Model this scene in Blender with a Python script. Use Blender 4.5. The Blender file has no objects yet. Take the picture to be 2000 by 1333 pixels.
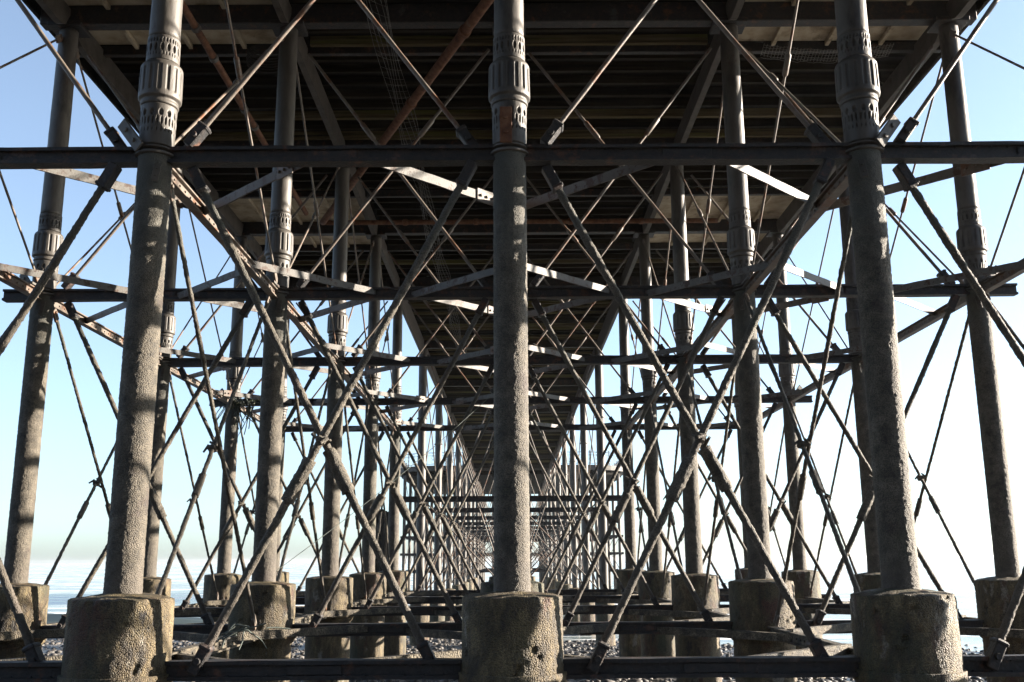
import bpy, bmesh, math, random
from mathutils import Vector, Matrix, noise
random.seed(7)
R = math.radians
PI = math.pi
scene = bpy.context.scene
C = scene.collection
S = 3.2            # spacing of the column lines in metres
EYE = 1.7          # eye height above the shingle where the photographer stands

# ---------------------------------------------------------------- camera, sky, sun
cam = bpy.data.cameras.new('camera')
cam.sensor_width = 36.0
cam.lens = 35.0
cam.clip_start = 0.05
cam.clip_end = 9000
cam_ob = bpy.data.objects.new('camera', cam)
C.objects.link(cam_ob)
cam_ob.location = (0, 0, EYE)
cam_ob.rotation_euler = (R(90 + 12.4), R(0.35), 0)
scene.camera = cam_ob

SUN_EL, SUN_AZ = 13.0, 77.0       # azimuth clockwise from +Y (the viewing direction)
w = bpy.data.worlds.new('World')
scene.world = w
w.use_nodes = True
nt = w.node_tree
bg = nt.nodes['Background']
sky = nt.nodes.new('ShaderNodeTexSky')
sky.sky_type = 'NISHITA'
sky.sun_disc = False
sky.sun_elevation = R(SUN_EL)
sky.sun_rotation = R(SUN_AZ)
sky.air_density = 0.85
sky.dust_density = 0.8
sky.ozone_density = 2.2
hs = nt.nodes.new('ShaderNodeHueSaturation')      # the whole sky a little paler and cooler, as hazy sea air
hs.inputs['Saturation'].default_value = 0.64
nt.links.new(sky.outputs[0], hs.inputs['Color'])
tn = nt.nodes.new('ShaderNodeMix')
tn.data_type = 'RGBA'
tn.blend_type = 'MULTIPLY'
tn.inputs['Factor'].default_value = 1.0
tn.inputs['B'].default_value = (0.82, 0.94, 1.04, 1)
nt.links.new(hs.outputs['Color'], tn.inputs['A'])
nt.links.new(tn.outputs['Result'], bg.inputs[0])
bg.inputs[1].default_value = 0.06
sun = bpy.data.lights.new('sun', 'SUN')
sun.energy = 5.0
sun.angle = R(0.5)
sun.color = (1.0, 0.88, 0.74)
sun_ob = bpy.data.objects.new('sun', sun)
C.objects.link(sun_ob)
sd = Vector((math.sin(R(SUN_AZ)) * math.cos(R(SUN_EL)), math.cos(R(SUN_AZ)) * math.cos(R(SUN_EL)), math.sin(R(SUN_EL))))
sun_ob.rotation_euler = sd.to_track_quat('Z', 'Y').to_euler()
scene.view_settings.view_transform = 'Standard'
scene.view_settings.look = 'None'
scene.view_settings.gamma = 1
scene.view_settings.use_curve_mapping = False
scene.view_settings.exposure = 2.55

# ---------------------------------------------------------------- materials
DARK = {'barnacled_iron': .48, 'weathered_footing': .50, 'weathered_grey_paint': .25, 'pale_flaking_paint': .24, 'rusting_painted_rod': .5, 'pebbles': .42, 'rusty_pipe': .6, 'weathered_deck_timber': .17, 'lit_joist_timber': .5, 'stained_girder_paint': .27,
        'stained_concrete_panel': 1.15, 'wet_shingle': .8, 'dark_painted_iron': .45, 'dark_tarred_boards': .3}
def mat(name, ramp, scale=6.0, detail=6.0, rough=0.75, bumps=((60, 0.4, 0.004),), metal=0.0,
        spots=None, stretch=(1, 1, 1), voro=None, spec=0.4, ramp_pos=None):
    """Noise coloured surface in world position, spots = (colour, scale, threshold, softness)."""
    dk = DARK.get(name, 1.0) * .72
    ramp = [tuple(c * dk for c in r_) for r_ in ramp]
    spots = [(tuple(c * dk for c in sp[0]),) + tuple(sp[1:]) for sp in (spots or ())]
    m = bpy.data.materials.new(name)
    m.use_nodes = True
    n = m.node_tree.nodes
    l = m.node_tree.links
    b = n['Principled BSDF']
    b.inputs['Roughness'].default_value = rough
    b.inputs['Metallic'].default_value = metal
    b.inputs['Specular IOR Level'].default_value = spec
    geo = n.new('ShaderNodeNewGeometry')
    mp = n.new('ShaderNodeMapping')
    mp.inputs['Scale'].default_value = stretch
    l.new(geo.outputs['Position'], mp.inputs['Vector'])
    ns = n.new('ShaderNodeTexNoise')
    ns.inputs['Scale'].default_value = scale
    ns.inputs['Detail'].default_value = detail
    ns.inputs['Roughness'].default_value = 0.65
    l.new(mp.outputs[0], ns.inputs['Vector'])
    cr = n.new('ShaderNodeValToRGB')
    cr.color_ramp.elements[0].color = (*ramp[0], 1)
    cr.color_ramp.elements[-1].color = (*ramp[-1], 1)
    cr.color_ramp.elements[0].position = 0.33
    cr.color_ramp.elements[-1].position = 0.67
    for i, c in enumerate(ramp[1:-1]):
        e = cr.color_ramp.elements.new(0.33 + 0.34 * (i + 1) / (len(ramp) - 1))
        e.color = (*c, 1)
    l.new(ns.outputs['Fac'], cr.inputs['Fac'])
    col = cr.outputs['Color']
    for sp in (spots or ()):
        sc, ss, th, sf = sp
        n2 = n.new('ShaderNodeTexNoise')
        n2.inputs['Scale'].default_value = ss
        n2.inputs['Detail'].default_value = 8
        n2.inputs['Roughness'].default_value = 0.7
        l.new(mp.outputs[0], n2.inputs['Vector'])
        mr = n.new('ShaderNodeMapRange')
        mr.inputs['From Min'].default_value = th
        mr.inputs['From Max'].default_value = th + sf
        l.new(n2.outputs['Fac'], mr.inputs['Value'])
        mx = n.new('ShaderNodeMix')
        mx.data_type = 'RGBA'
        l.new(mr.outputs['Result'], mx.inputs['Factor'])
        l.new(col, mx.inputs['A'])
        mx.inputs['B'].default_value = (*sc, 1)
        col = mx.outputs['Result']
    if voro:
        vs, dark = voro
        v = n.new('ShaderNodeTexVoronoi')
        v.inputs['Scale'].default_value = vs
        l.new(geo.outputs['Position'], v.inputs['Vector'])
        mr = n.new('ShaderNodeMapRange')
        mr.inputs['From Min'].default_value = 0.0
        mr.inputs['From Max'].default_value = 0.75
        mr.inputs['To Min'].default_value = 1.25
        mr.inputs['To Max'].default_value = dark
        l.new(v.outputs['Distance'], mr.inputs['Value'])
        mx = n.new('ShaderNodeVectorMath')
        mx.operation = 'SCALE'
        l.new(col, mx.inputs[0])
        l.new(mr.outputs['Result'], mx.inputs['Scale'])
        col = mx.outputs['Vector']
    if name == 'barnacled_iron':
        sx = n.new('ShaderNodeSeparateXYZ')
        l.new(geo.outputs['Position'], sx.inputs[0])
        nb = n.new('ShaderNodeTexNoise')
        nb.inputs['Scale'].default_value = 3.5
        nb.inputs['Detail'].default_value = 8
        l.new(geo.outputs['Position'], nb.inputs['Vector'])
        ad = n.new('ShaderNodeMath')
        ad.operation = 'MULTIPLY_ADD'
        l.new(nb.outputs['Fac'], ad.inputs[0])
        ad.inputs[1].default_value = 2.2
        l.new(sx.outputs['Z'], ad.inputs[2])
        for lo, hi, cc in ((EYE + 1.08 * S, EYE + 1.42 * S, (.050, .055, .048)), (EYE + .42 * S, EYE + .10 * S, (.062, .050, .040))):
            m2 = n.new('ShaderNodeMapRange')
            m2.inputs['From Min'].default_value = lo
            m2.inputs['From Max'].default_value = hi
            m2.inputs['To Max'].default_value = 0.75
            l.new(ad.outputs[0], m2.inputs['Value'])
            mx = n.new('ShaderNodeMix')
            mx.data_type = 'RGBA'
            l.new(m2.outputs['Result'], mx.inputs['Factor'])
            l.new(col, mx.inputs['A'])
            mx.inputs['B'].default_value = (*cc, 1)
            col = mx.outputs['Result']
    l.new(col, b.inputs['Base Color'])
    prev = None
    for bs, st, dist in bumps:
        if voro and bs < 0:
            t = n.new('ShaderNodeTexVoronoi')
            t.inputs['Scale'].default_value = -bs
            l.new(geo.outputs['Position'], t.inputs['Vector'])
            h = t.outputs['Distance']
        else:
            t = n.new('ShaderNodeTexNoise')
            t.inputs['Scale'].default_value = abs(bs)
            t.inputs['Detail'].default_value = 4
            l.new(mp.outputs[0], t.inputs['Vector'])
            h = t.outputs['Fac']
        bp = n.new('ShaderNodeBump')
        bp.inputs['Strength'].default_value = st
        bp.inputs['Distance'].default_value = dist
        if bs < 0:
            bp.invert = True
        l.new(h, bp.inputs['Height'])
        if prev:
            l.new(prev, bp.inputs['Normal'])
        prev = bp.outputs['Normal']
    if prev:
        l.new(prev, b.inputs['Normal'])
    return m

RUST = (0.17, 0.06, 0.025)
M = {}
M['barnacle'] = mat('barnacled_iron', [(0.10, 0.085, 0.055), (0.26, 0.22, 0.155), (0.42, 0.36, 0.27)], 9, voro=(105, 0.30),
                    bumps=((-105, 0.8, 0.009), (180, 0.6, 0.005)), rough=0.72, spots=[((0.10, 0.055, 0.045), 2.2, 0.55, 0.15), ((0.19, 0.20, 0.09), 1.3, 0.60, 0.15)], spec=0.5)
M['barnacle_base'] = mat('weathered_footing', [(0.05, 0.032, 0.015), (0.24, 0.17, 0.07), (0.56, 0.43, 0.21)], 8, stretch=(1, 1, .45), voro=(85, 0.4),
                    bumps=((-85, 0.9, 0.012), (30, 0.5, 0.02)), rough=0.7, spots=[((0.20, 0.165, 0.045), 1.6, 0.50, 0.2), ((0.60, 0.54, 0.43), 2.6, 0.60, 0.04), ((0.20, 0.075, 0.03), 3.1, 0.54, 0.08), ((0.10, 0.11, 0.05), 0.9, 0.52, 0.10), ((0.04, 0.03, 0.02), 4.0, 0.58, 0.06)], spec=0.5)
M['paint'] = mat('weathered_grey_paint', [(0.22, 0.20, 0.175), (0.33, 0.30, 0.265), (0.43, 0.39, 0.34)], 4, stretch=(1, 1, .35),
                 bumps=((25, 0.35, 0.01), (120, 0.3, 0.003)), rough=0.55, spots=[((0.13, 0.12, 0.11), 3.0, 0.52, 0.10), (RUST, 5.0, 0.62, 0.08)])
M['dark_iron'] = mat('dark_painted_iron', [(0.022, 0.024, 0.028), (0.045, 0.042, 0.042), (0.085, 0.06, 0.05)], 14,
                     bumps=((40, 0.7, 0.012), (150, 0.5, 0.004)), rough=0.6, spots=[((0.26, 0.11, 0.06), 6.0, 0.55, 0.12), ((0.12, 0.13, 0.14), 3.0, 0.60, 0.08)])
M['pale_iron'] = mat('pale_flaking_paint', [(0.34, 0.32, 0.29), (0.50, 0.48, 0.44), (0.62, 0.59, 0.54)], 8,
                     bumps=((60, 0.5, 0.006),), rough=0.6, spots=[((0.30, 0.27, 0.24), 2.0, 0.46, 0.12), ((0.20, 0.085, 0.04), 8.0, 0.53, 0.06), ((0.12, 0.05, 0.03), 22.0, 0.60, 0.03)])
M['rod'] = mat('rusting_painted_rod', [(0.20, 0.16, 0.13), (0.33, 0.28, 0.23)], 8, bumps=((60, 0.5, 0.006),), rough=0.55,
               spots=[((0.24, 0.10, 0.04), 3.0, 0.52, 0.08)])
M['rust'] = mat('rusty_pipe', [(0.13, 0.045, 0.02), (0.25, 0.10, 0.045), (0.34, 0.17, 0.09)], 10, bumps=((70, 0.6, 0.008),), rough=0.8,
                spots=[((0.30, 0.22, 0.16), 4.0, 0.62, 0.05)])
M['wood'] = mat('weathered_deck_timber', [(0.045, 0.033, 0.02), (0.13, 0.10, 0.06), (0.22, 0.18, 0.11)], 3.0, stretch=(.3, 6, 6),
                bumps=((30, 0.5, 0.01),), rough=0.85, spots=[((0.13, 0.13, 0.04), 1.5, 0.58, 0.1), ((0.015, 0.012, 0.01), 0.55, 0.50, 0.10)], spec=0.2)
M['wood_pale'] = mat('lit_joist_timber', [(0.08, 0.06, 0.03), (0.26, 0.20, 0.10), (0.38, 0.32, 0.19)], 3.0, stretch=(.25, 6, 6),
                bumps=((30, 0.5, 0.01),), rough=0.85, spots=[((0.30, 0.30, 0.09), 1.1, 0.52, 0.1), ((0.015, 0.012, 0.01), 0.8, 0.56, 0.08)], spec=0.2)  # paler, yellower joist colour that paints in the lit lines under the deck
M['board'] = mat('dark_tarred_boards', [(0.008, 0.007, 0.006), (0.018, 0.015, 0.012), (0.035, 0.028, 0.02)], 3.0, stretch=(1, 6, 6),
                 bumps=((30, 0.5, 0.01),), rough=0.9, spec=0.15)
M['girder'] = mat('stained_girder_paint', [(0.13, 0.11, 0.09), (0.25, 0.215, 0.18), (0.33, 0.29, 0.25)], 5, bumps=((50, 0.4, 0.006),), rough=0.65,
                  spots=[((0.12, 0.055, 0.03), 3.5, 0.58, 0.12)])
M['slab'] = mat('stained_concrete_panel', [(0.28, 0.23, 0.16), (0.45, 0.39, 0.29), (0.55, 0.49, 0.38)], 3, bumps=((40, 0.3, 0.006),), rough=0.85,
                spots=[((0.13, 0.10, 0.065), 1.8, 0.56, 0.14)], spec=0.2)
M['shingle'] = mat('wet_shingle', [(0.05, 0.045, 0.04), (0.14, 0.125, 0.105), (0.26, 0.24, 0.21)], 9, voro=(9, 0.3), bumps=((-9, 1.0, 0.06),),
                   rough=0.42, spec=0.6)
M['pebble'] = mat('pebbles', [(0.06, 0.055, 0.05), (0.17, 0.155, 0.14), (0.38, 0.35, 0.32)], 5, bumps=((50, 0.3, 0.004),), rough=0.6, spec=0.35)
M['rope'] = mat('frayed_rope', [(0.06, 0.08, 0.075), (0.13, 0.15, 0.13)], 20, bumps=(), rough=0.8)
M['wire'] = mat('dull_wire', [(0.16, 0.15, 0.14), (0.26, 0.25, 0.23)], 20, bumps=(), rough=0.45, metal=0.4)
M['weed'] = mat('dark_seaweed', [(0.02, 0.03, 0.015), (0.05, 0.06, 0.03)], 20, bumps=(), rough=0.5)

M['low_iron'] = mat('crusted_low_iron', [(0.05, 0.04, 0.028), (0.12, 0.10, 0.07), (0.26, 0.22, 0.15)], 11, voro=(70, 0.4),
                      bumps=((-70, 0.9, 0.012), (30, 0.6, 0.015)), rough=0.75, spots=[((0.02, 0.02, 0.018), 2.5, 0.5, 0.12)])
def water_mat():
    m = bpy.data.materials.new('sea_water')
    m.use_nodes = True
    n, l = m.node_tree.nodes, m.node_tree.links
    b = n['Principled BSDF']
    b.inputs['Base Color'].default_value = (0.20, 0.24, 0.24, 1)
    b.inputs['Roughness'].default_value = 0.13
    b.inputs['IOR'].default_value = 1.33
    geo = n.new('ShaderNodeNewGeometry')
    mp = n.new('ShaderNodeMapping')
    mp.inputs['Scale'].default_value = (0.5, 1, 1)
    l.new(geo.outputs['Position'], mp.inputs[0])
    prev = None
    for s, d, st in ((0.5, 0.25, 0.8), (2.5, 0.08, 0.8), (9, 0.02, 0.7)):
        t = n.new('ShaderNodeTexNoise')
        t.inputs['Scale'].default_value = s
        t.inputs['Detail'].default_value = 3
        l.new(mp.outputs[0], t.inputs['Vector'])
        bp = n.new('ShaderNodeBump')
        bp.inputs['Distance'].default_value = d
        bp.inputs['Strength'].default_value = st
        l.new(t.outputs['Fac'], bp.inputs['Height'])
        if prev:
            l.new(prev, bp.inputs['Normal'])
        prev = bp.outputs['Normal']
    l.new(prev, b.inputs['Normal'])
    # foam streaks of the small breakers
    mp2 = n.new('ShaderNodeMapping')
    mp2.inputs['Scale'].default_value = (0.10, 0.55, 1)
    l.new(geo.outputs['Position'], mp2.inputs[0])
    f = n.new('ShaderNodeTexNoise')
    f.inputs['Scale'].default_value = 1.0
    f.inputs['Detail'].default_value = 7
    f.inputs['Roughness'].default_value = 0.65
    l.new(mp2.outputs[0], f.inputs['Vector'])
    mr = n.new('ShaderNodeMapRange')
    mr.inputs['From Min'].default_value = 0.53
    mr.inputs['From Max'].default_value = 0.60
    l.new(f.outputs['Fac'], mr.inputs['Value'])
    foam = n.new('ShaderNodeBsdfDiffuse')
    foam.inputs['Color'].default_value = (0.75, 0.76, 0.76, 1)
    mx = n.new('ShaderNodeMixShader')
    l.new(mr.outputs['Result'], mx.inputs['Fac'])
    l.new(b.outputs[0], mx.inputs[1])
    l.new(foam.outputs[0], mx.inputs[2])
    l.new(mx.outputs[0], n['Material Output'].inputs['Surface'])
    return m
M['sea'] = water_mat()

# ---------------------------------------------------------------- mesh helpers
def to_mesh(name, bm, material, smooth=True):
    me = bpy.data.meshes.new(name)
    bm.normal_update()
    bm.to_mesh(me)
    bm.free()
    me.materials.append(material)
    if smooth:
        for p in me.polygons:
            p.use_smooth = True
    return me

def link(name, me, parent=None, loc=(0, 0, 0), rot=None, **props):
    o = bpy.data.objects.new(name, me)
    C.objects.link(o)
    o.location = loc
    if rot is not None:
        o.rotation_euler = rot
    if parent is not None:
        o.parent = parent
    for k, v in props.items():
        o[k] = v
    return o

def thing(name, label, category, loc=(0, 0, 0), rot=None, group=None):
    o = link(name, None, None, loc, rot, label=label, category=category)
    o.empty_display_size = 0.2
    if group:
        o['group'] = group
    return o

def box(bm, x0, x1, y0, y1, z0, z1, mx=None, bevel=0.0):
    vs = [Vector((x, y, z)) for z in (z0, z1) for y in (y0, y1) for x in (x0, x1)]
    if mx is not None:
        vs = [mx @ v for v in vs]
    vs = [bm.verts.new(v) for v in vs]
    fs = [bm.faces.new([vs[i] for i in f]) for f in ((0, 2, 3, 1), (4, 5, 7, 6), (0, 1, 5, 4), (2, 6, 7, 3), (0, 4, 6, 2), (1, 3, 7, 5))]
    if bevel:
        es = list({e for f in fs for e in f.edges})
        bmesh.ops.bevel(bm, geom=es, offset=bevel, segments=1, affect='EDGES')

def box_mesh(name, x0, x1, y0, y1, z0, z1, material, bevel=0.0):
    bm = bmesh.new()
    box(bm, x0, x1, y0, y1, z0, z1, bevel=bevel)
    return to_mesh(name, bm, material, False)

def ring_surface(bm, rf, zs, n, cap=True):
    """Surface of revolution with radius rf(theta, z, i)."""
    rows = []
    for i, z in enumerate(zs):
        row = []
        for k in range(n):
            th = 2 * PI * k / n
            r = rf(th, z, i)
            row.append(bm.verts.new((r * math.cos(th), r * math.sin(th), z)))
        rows.append(row)
    for a, b in zip(rows, rows[1:]):
        for k in range(n):
            bm.faces.new((a[k], a[(k + 1) % n], b[(k + 1) % n], b[k]))
    if cap:
        bm.faces.new(list(reversed(rows[0])))
        bm.faces.new(rows[-1])
    return rows

def lathe(name, prof, n, material, smooth=True):
    bm = bmesh.new()
    ring_surface(bm, lambda t, z, i: prof[i][0], [p[1] for p in prof], n)
    me = to_mesh(name, bm, material, smooth)
    if smooth:
        me.set_sharp_from_angle(angle=R(40))
    return me

def crust(th, z, r, amp, fr, seed):
    p = Vector((r * math.cos(th) * fr + seed, r * math.sin(th) * fr, z * fr))
    a = noise.noise(p)
    b = noise.noise(p * 0.21)
    c = noise.noise(p * 2.1)
    return amp * (0.9 * a + 0.22 * b + 0.8 * c)

def crusty_tube(name, length, r, n, step, amp, fr, material, seed=0.0, clumps=0.0, r_end=None):
    bm = bmesh.new()
    k = max(2, int(length / step))
    zs = [length * i / k for i in range(k + 1)]
    def rf(th, z, i):
        rr = r + ((r_end - r) * z / length if r_end else 0)
        v = rr + crust(th, z, r, amp, fr, seed)
        if clumps:
            v += clumps * max(0.0, noise.noise(Vector((seed * 3, z * 2.3, 0.3)))) * 1.5
        return v
    ring_surface(bm, rf, zs, n)
    return to_mesh(name, bm, material)

def up(H):
    return EYE + H * S

# ---------------------------------------------------------------- beach and sea
def ground_z(x, y):
    z = -0.034 * max(y, -10) - 0.014 * x
    if y < -10:
        z = .34 + .35 * (-10 - y) - .014 * x
        return min(z, 34)
    if y > 60:
        z -= 0.02 * (y - 60)
    return max(z, -14)
SEA = EYE - 3.12
def grid_axis(lo, hi, fine_lo, fine_hi, fine, grow=1.35):
    a = []
    v = fine_lo
    while v < fine_hi:
        a.append(v)
        v += fine
    a.append(fine_hi)
    st = fine
    while a[-1] < hi:
        st *= grow
        a.append(min(hi, a[-1] + st))
    st = fine
    while a[0] > lo:
        st *= grow
        a.insert(0, max(lo, a[0] - st))
    return a
gx = grid_axis(-4000, 4000, -22, 26, 0.16)
gy = grid_axis(-400, 6000, 6, 44, 0.16)
verts, faces = [], []
for y in gy:
    for x in gx:
        zz = ground_z(x, y)
        if 2 < y < 60 and abs(x) < 40:
            zz += 0.05 * noise.noise(Vector((x * 1.7, y * 1.7, 0))) + 0.10 * noise.noise(Vector((x * .4, y * .4, 4))) + 0.03 * noise.noise(Vector((x * 5, y * 5, 9)))
        verts.append((x, y, zz))
nx = len(gx)
for j in range(len(gy) - 1):
    for i in range(nx - 1):
        a = j * nx + i
        faces.append((a, a + 1, a + nx + 1, a + nx))
me = bpy.data.meshes.new('beach')
me.from_pydata(verts, [], faces)
me.materials.append(M['shingle'])
for p in me.polygons:
    p.use_smooth = True
link('beach', me, kind='structure')
me = bpy.data.meshes.new('sea')
me.from_pydata([(-4200, 12, SEA), (4200, 12, SEA), (4200, 6200, SEA), (-4200, 6200, SEA)], [], [(0, 1, 2, 3)])
me.materials.append(M['sea'])
link('sea', me, kind='structure')

# pebbles and cobbles nobody could count
rnd = random.Random(3)
verts, faces = [], []
ico = bmesh.new()
bmesh.ops.create_icosphere(ico, subdivisions=1, radius=1)
iv = [v.co.copy() for v in ico.verts]
ifc = [[v.index for v in f.verts] for f in ico.faces]
ico.free()
for k in range(24000):
    y = rnd.uniform(9, 42)
    x = rnd.uniform(-0.58, 0.58) * y
    s = 0.03 + 0.09 * rnd.random() ** 3
    zz = ground_z(x, y) + 0.05 * noise.noise(Vector((x * 1.7, y * 1.7, 0))) + 0.10 * noise.noise(Vector((x * .4, y * .4, 4))) + 0.03 * noise.noise(Vector((x * 5, y * 5, 9)))
    a = rnd.uniform(0, PI)
    ca, sa = math.cos(a), math.sin(a)
    fx, fy, fz = s * rnd.uniform(.9, 1.7), s * rnd.uniform(.7, 1.2), s * rnd.uniform(.4, .8)
    b0 = len(verts)
    for v in iv:
        px, py = v.x * fx, v.y * fy
        verts.append((x + px * ca - py * sa, y + px * sa + py * ca, zz + v.z * fz + fz * .2))
    for f in ifc:
        faces.append([b0 + q for q in f])
me = bpy.data.meshes.new('pebbles')
me.from_pydata(verts, [], faces)
me.materials.append(M['pebble'])
for p in me.polygons:
    p.use_smooth = True
link('pebbles', me, kind='stuff', label='grey pebbles and cobbles scattered over the beach under the pier', category='pebbles')

# ---------------------------------------------------------------- cast iron columns
ROWS = [2.636 + 1.485 * i for i in range(5)]
ROWN = ['nearest', 'second', 'third', 'fourth', 'fifth']
LINES = [-2, -1, 0, 1, 2]
LINEN = {-2: 'far left', -1: 'left', 0: 'centre', 1: 'right', 2: 'far right'}
HB = -0.084        # top of the footings
HC = 1.117         # cross beam level
HL = -0.268        # lower beam level
HT = 2.36          # column heads
r_lo, r_up, r_col = .047 * S, .0428 * S, .0570 * S

def shaft_mesh(seed):
    L = (HC - HB - 0.005) * S
    bm = bmesh.new()
    k = 330
    def rf(th, z, i):
        t = z / L
        f = 1.0 if t < .93 else max(0.25, 1 - (t - .93) / .08)
        return r_lo - .003 + .008 * math.exp(-z * 9) + crust(th, z, r_lo, .0046 * f, 40, seed)
    ring_surface(bm, rf, [L * i / k for i in range(k + 1)], 84)
    return to_mesh('shaft', bm, M['barnacle'])
SHAFTS = [shaft_mesh(3.1), shaft_mesh(47.7)]

def band_mesh(name, H0, H1, r0, r1, holes):
    """Casting with recessed openings, holes = list of (count, z fraction, half angle fraction, half height fraction, phase)."""
    L = (H1 - H0) * S
    bm = bmesh.new()
    nz = 40
    def rf(th, z, i):
        t = z / L
        r = r0 + (r1 - r0) * t
        for cnt, zf, ha, hh, ph in holes:
            u = (th / (2 * PI) * cnt + ph) % 1.0 - 0.5
            q = (u / ha) ** 2 + ((t - zf) / hh) ** 2
            if q < 1.0:
                r -= 0.022 * min(1.0, (1 - q) * 2.5)
        return r
    ring_surface(bm, rf, [L * i / nz for i in range(nz + 1)], 240)
    return to_mesh(name, bm, M['paint'])
LOWER_BAND = band_mesh('pierced_band', 1.142, 1.262, .0475 * S, .0500 * S,
                       [(13, .78, .27, .075, 0), (26, .58, .24, .10, .25), (26, .36, .13, .045, .25)])
UPPER_BAND = band_mesh('pierced_band', 1.400, 1.475, .0462 * S, .0455 * S,
                       [(16, .50, .25, .16, 0), (32, .80, .22, .09, .25), (32, .24, .12, .07, .25)])

def collar_mesh():
    H0, H1 = 1.264, 1.398
    L = (H1 - H0) * S
    prof = [(.0, .050), (.02, .0525), (.05, .0530), (.09, .0505), (.13, .0505), (.15, .0565), (.17, .0592), (.22, .0598), (.88, .0585), (.93, .0560), (.97, .0510), (1.0, .0465)]
    nz = 64
    def base(t):
        for (a, ra), (b, rb) in zip(prof, prof[1:]):
            if t <= b:
                return (ra + (rb - ra) * (t - a) / (b - a)) * S
        return prof[-1][1] * S
    def rf(th, z, i):
        t = z / L
        r = base(t)
        u = abs((th / (2 * PI) * 16) % 1.0 - 0.5)
        if .26 < t < .86:
            e = min(1, (t - .26) / .05, (.86 - t) / .05)
            if u < .23:
                r -= .011 * min(1, (1 - u / .23) * 3) * e
        return r
    bm = bmesh.new()
    ring_surface(bm, rf, [L * i / nz for i in range(nz + 1)], 256)
    return to_mesh('fluted_collar', bm, M['paint'])
COLLAR = collar_mesh()
UPSHAFT = crusty_tube('upper_shaft', (HT - 1.475) * S, .0435 * S, 48, .05, .0018, 7, M['paint'], 5, r_end=.0405 * S)
def ring_mesh(r, h, m):
    return lathe('flange_ring', [(r - .02, 0), (r, .008), (r, h - .008), (r - .02, h)], 64, m)
RING_A = ring_mesh(.0545 * S, .035, M['paint'])
RING_B = ring_mesh(.0520 * S, .028, M['paint'])
RING_C = ring_mesh(.0530 * S, .026, M['paint'])
CAPITAL = box_mesh('cap_plate', -.075 * S, .075 * S, -.06 * S, .06 * S, 0, .02 * S, M['dark_iron'], .008)
# angled bracket with two bolt holes
def bracket_mesh(m):
    bm = bmesh.new()
    box(bm, -.055, .055, -.012, .012, -.17, .17, bevel=.004)
    for z in (-.07, .07):
        mt = Matrix.Translation((0, -.015, z)) @ Matrix.Rotation(PI / 2, 4, 'X')
        bmesh.ops.create_cone(bm, cap_ends=True, segments=8, radius1=.024, radius2=.020, depth=.03, matrix=mt)
    return to_mesh('bracket_plate', bm, m, False)
BRACKET = bracket_mesh(M['paint'])
BRACKET_R = bracket_mesh(M['rust'])

def column(x, row):
    y = ROWS[row] * S
    X = x * S
    ln, rn = LINEN[x], ROWN[row]
    look = {-2: 'outer iron column against the blue sky', -1: 'barnacled iron column with sunlit fluted collar', 0: 'barnacled iron column with fluted collar',
            1: 'shaded iron column with fluted collar', 2: 'outer iron column against the white sky'}[x]
    t = thing('iron_column', '%s, %s line, %s row, on its footing' % (look, ln, rn), 'column', (X, y, up(HB)), None, 'fluted iron columns in five rows')
    L0 = up(HB)
    rz = random.uniform(0, 6.28)
    link('lower_shaft', SHAFTS[(row + x) % 2], t, (0, 0, up(HB) - L0), (0, 0, rz))
    link('flange_ring', RING_A, t, (0, 0, up(1.112) - L0))
    link('flange_ring', RING_B, t, (0, 0, up(1.129) - L0))
    link('pierced_band', LOWER_BAND, t, (0, 0, up(1.142) - L0), (0, 0, rz))
    link('fluted_collar', COLLAR, t, (0, 0, up(1.264) - L0), (0, 0, rz))
    link('pierced_band', UPPER_BAND, t, (0, 0, up(1.400) - L0), (0, 0, rz))
    link('upper_shaft', UPSHAFT, t, (0, 0, up(1.475) - L0), (0, 0, rz))
    link('cap_plate', CAPITAL, t, (0, 0, up(HT) - L0))
    sg = -1 if x <= 0 else 1
    if x == 0:
        link('bracket_plate', BRACKET_R, t, (-.01 * S, -.056 * S, up(1.185) - L0), (0, 0, 0), label='rusty bolted bracket plate')
    else:
        link('bracket_plate', BRACKET, t, (sg * .058 * S * (1 if abs(x) == 1 else .9), -.045 * S, up(1.165) - L0), (R(8), R(sg * 38), R(sg * 30)))
        b = link('bracket_plate', BRACKET, t, (-sg * .025 * S, -.055 * S, up(1.05) - L0), (R(-14), R(-sg * 6), R(-sg * 18)))
        b.scale = (.55, .8, .55)

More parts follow.
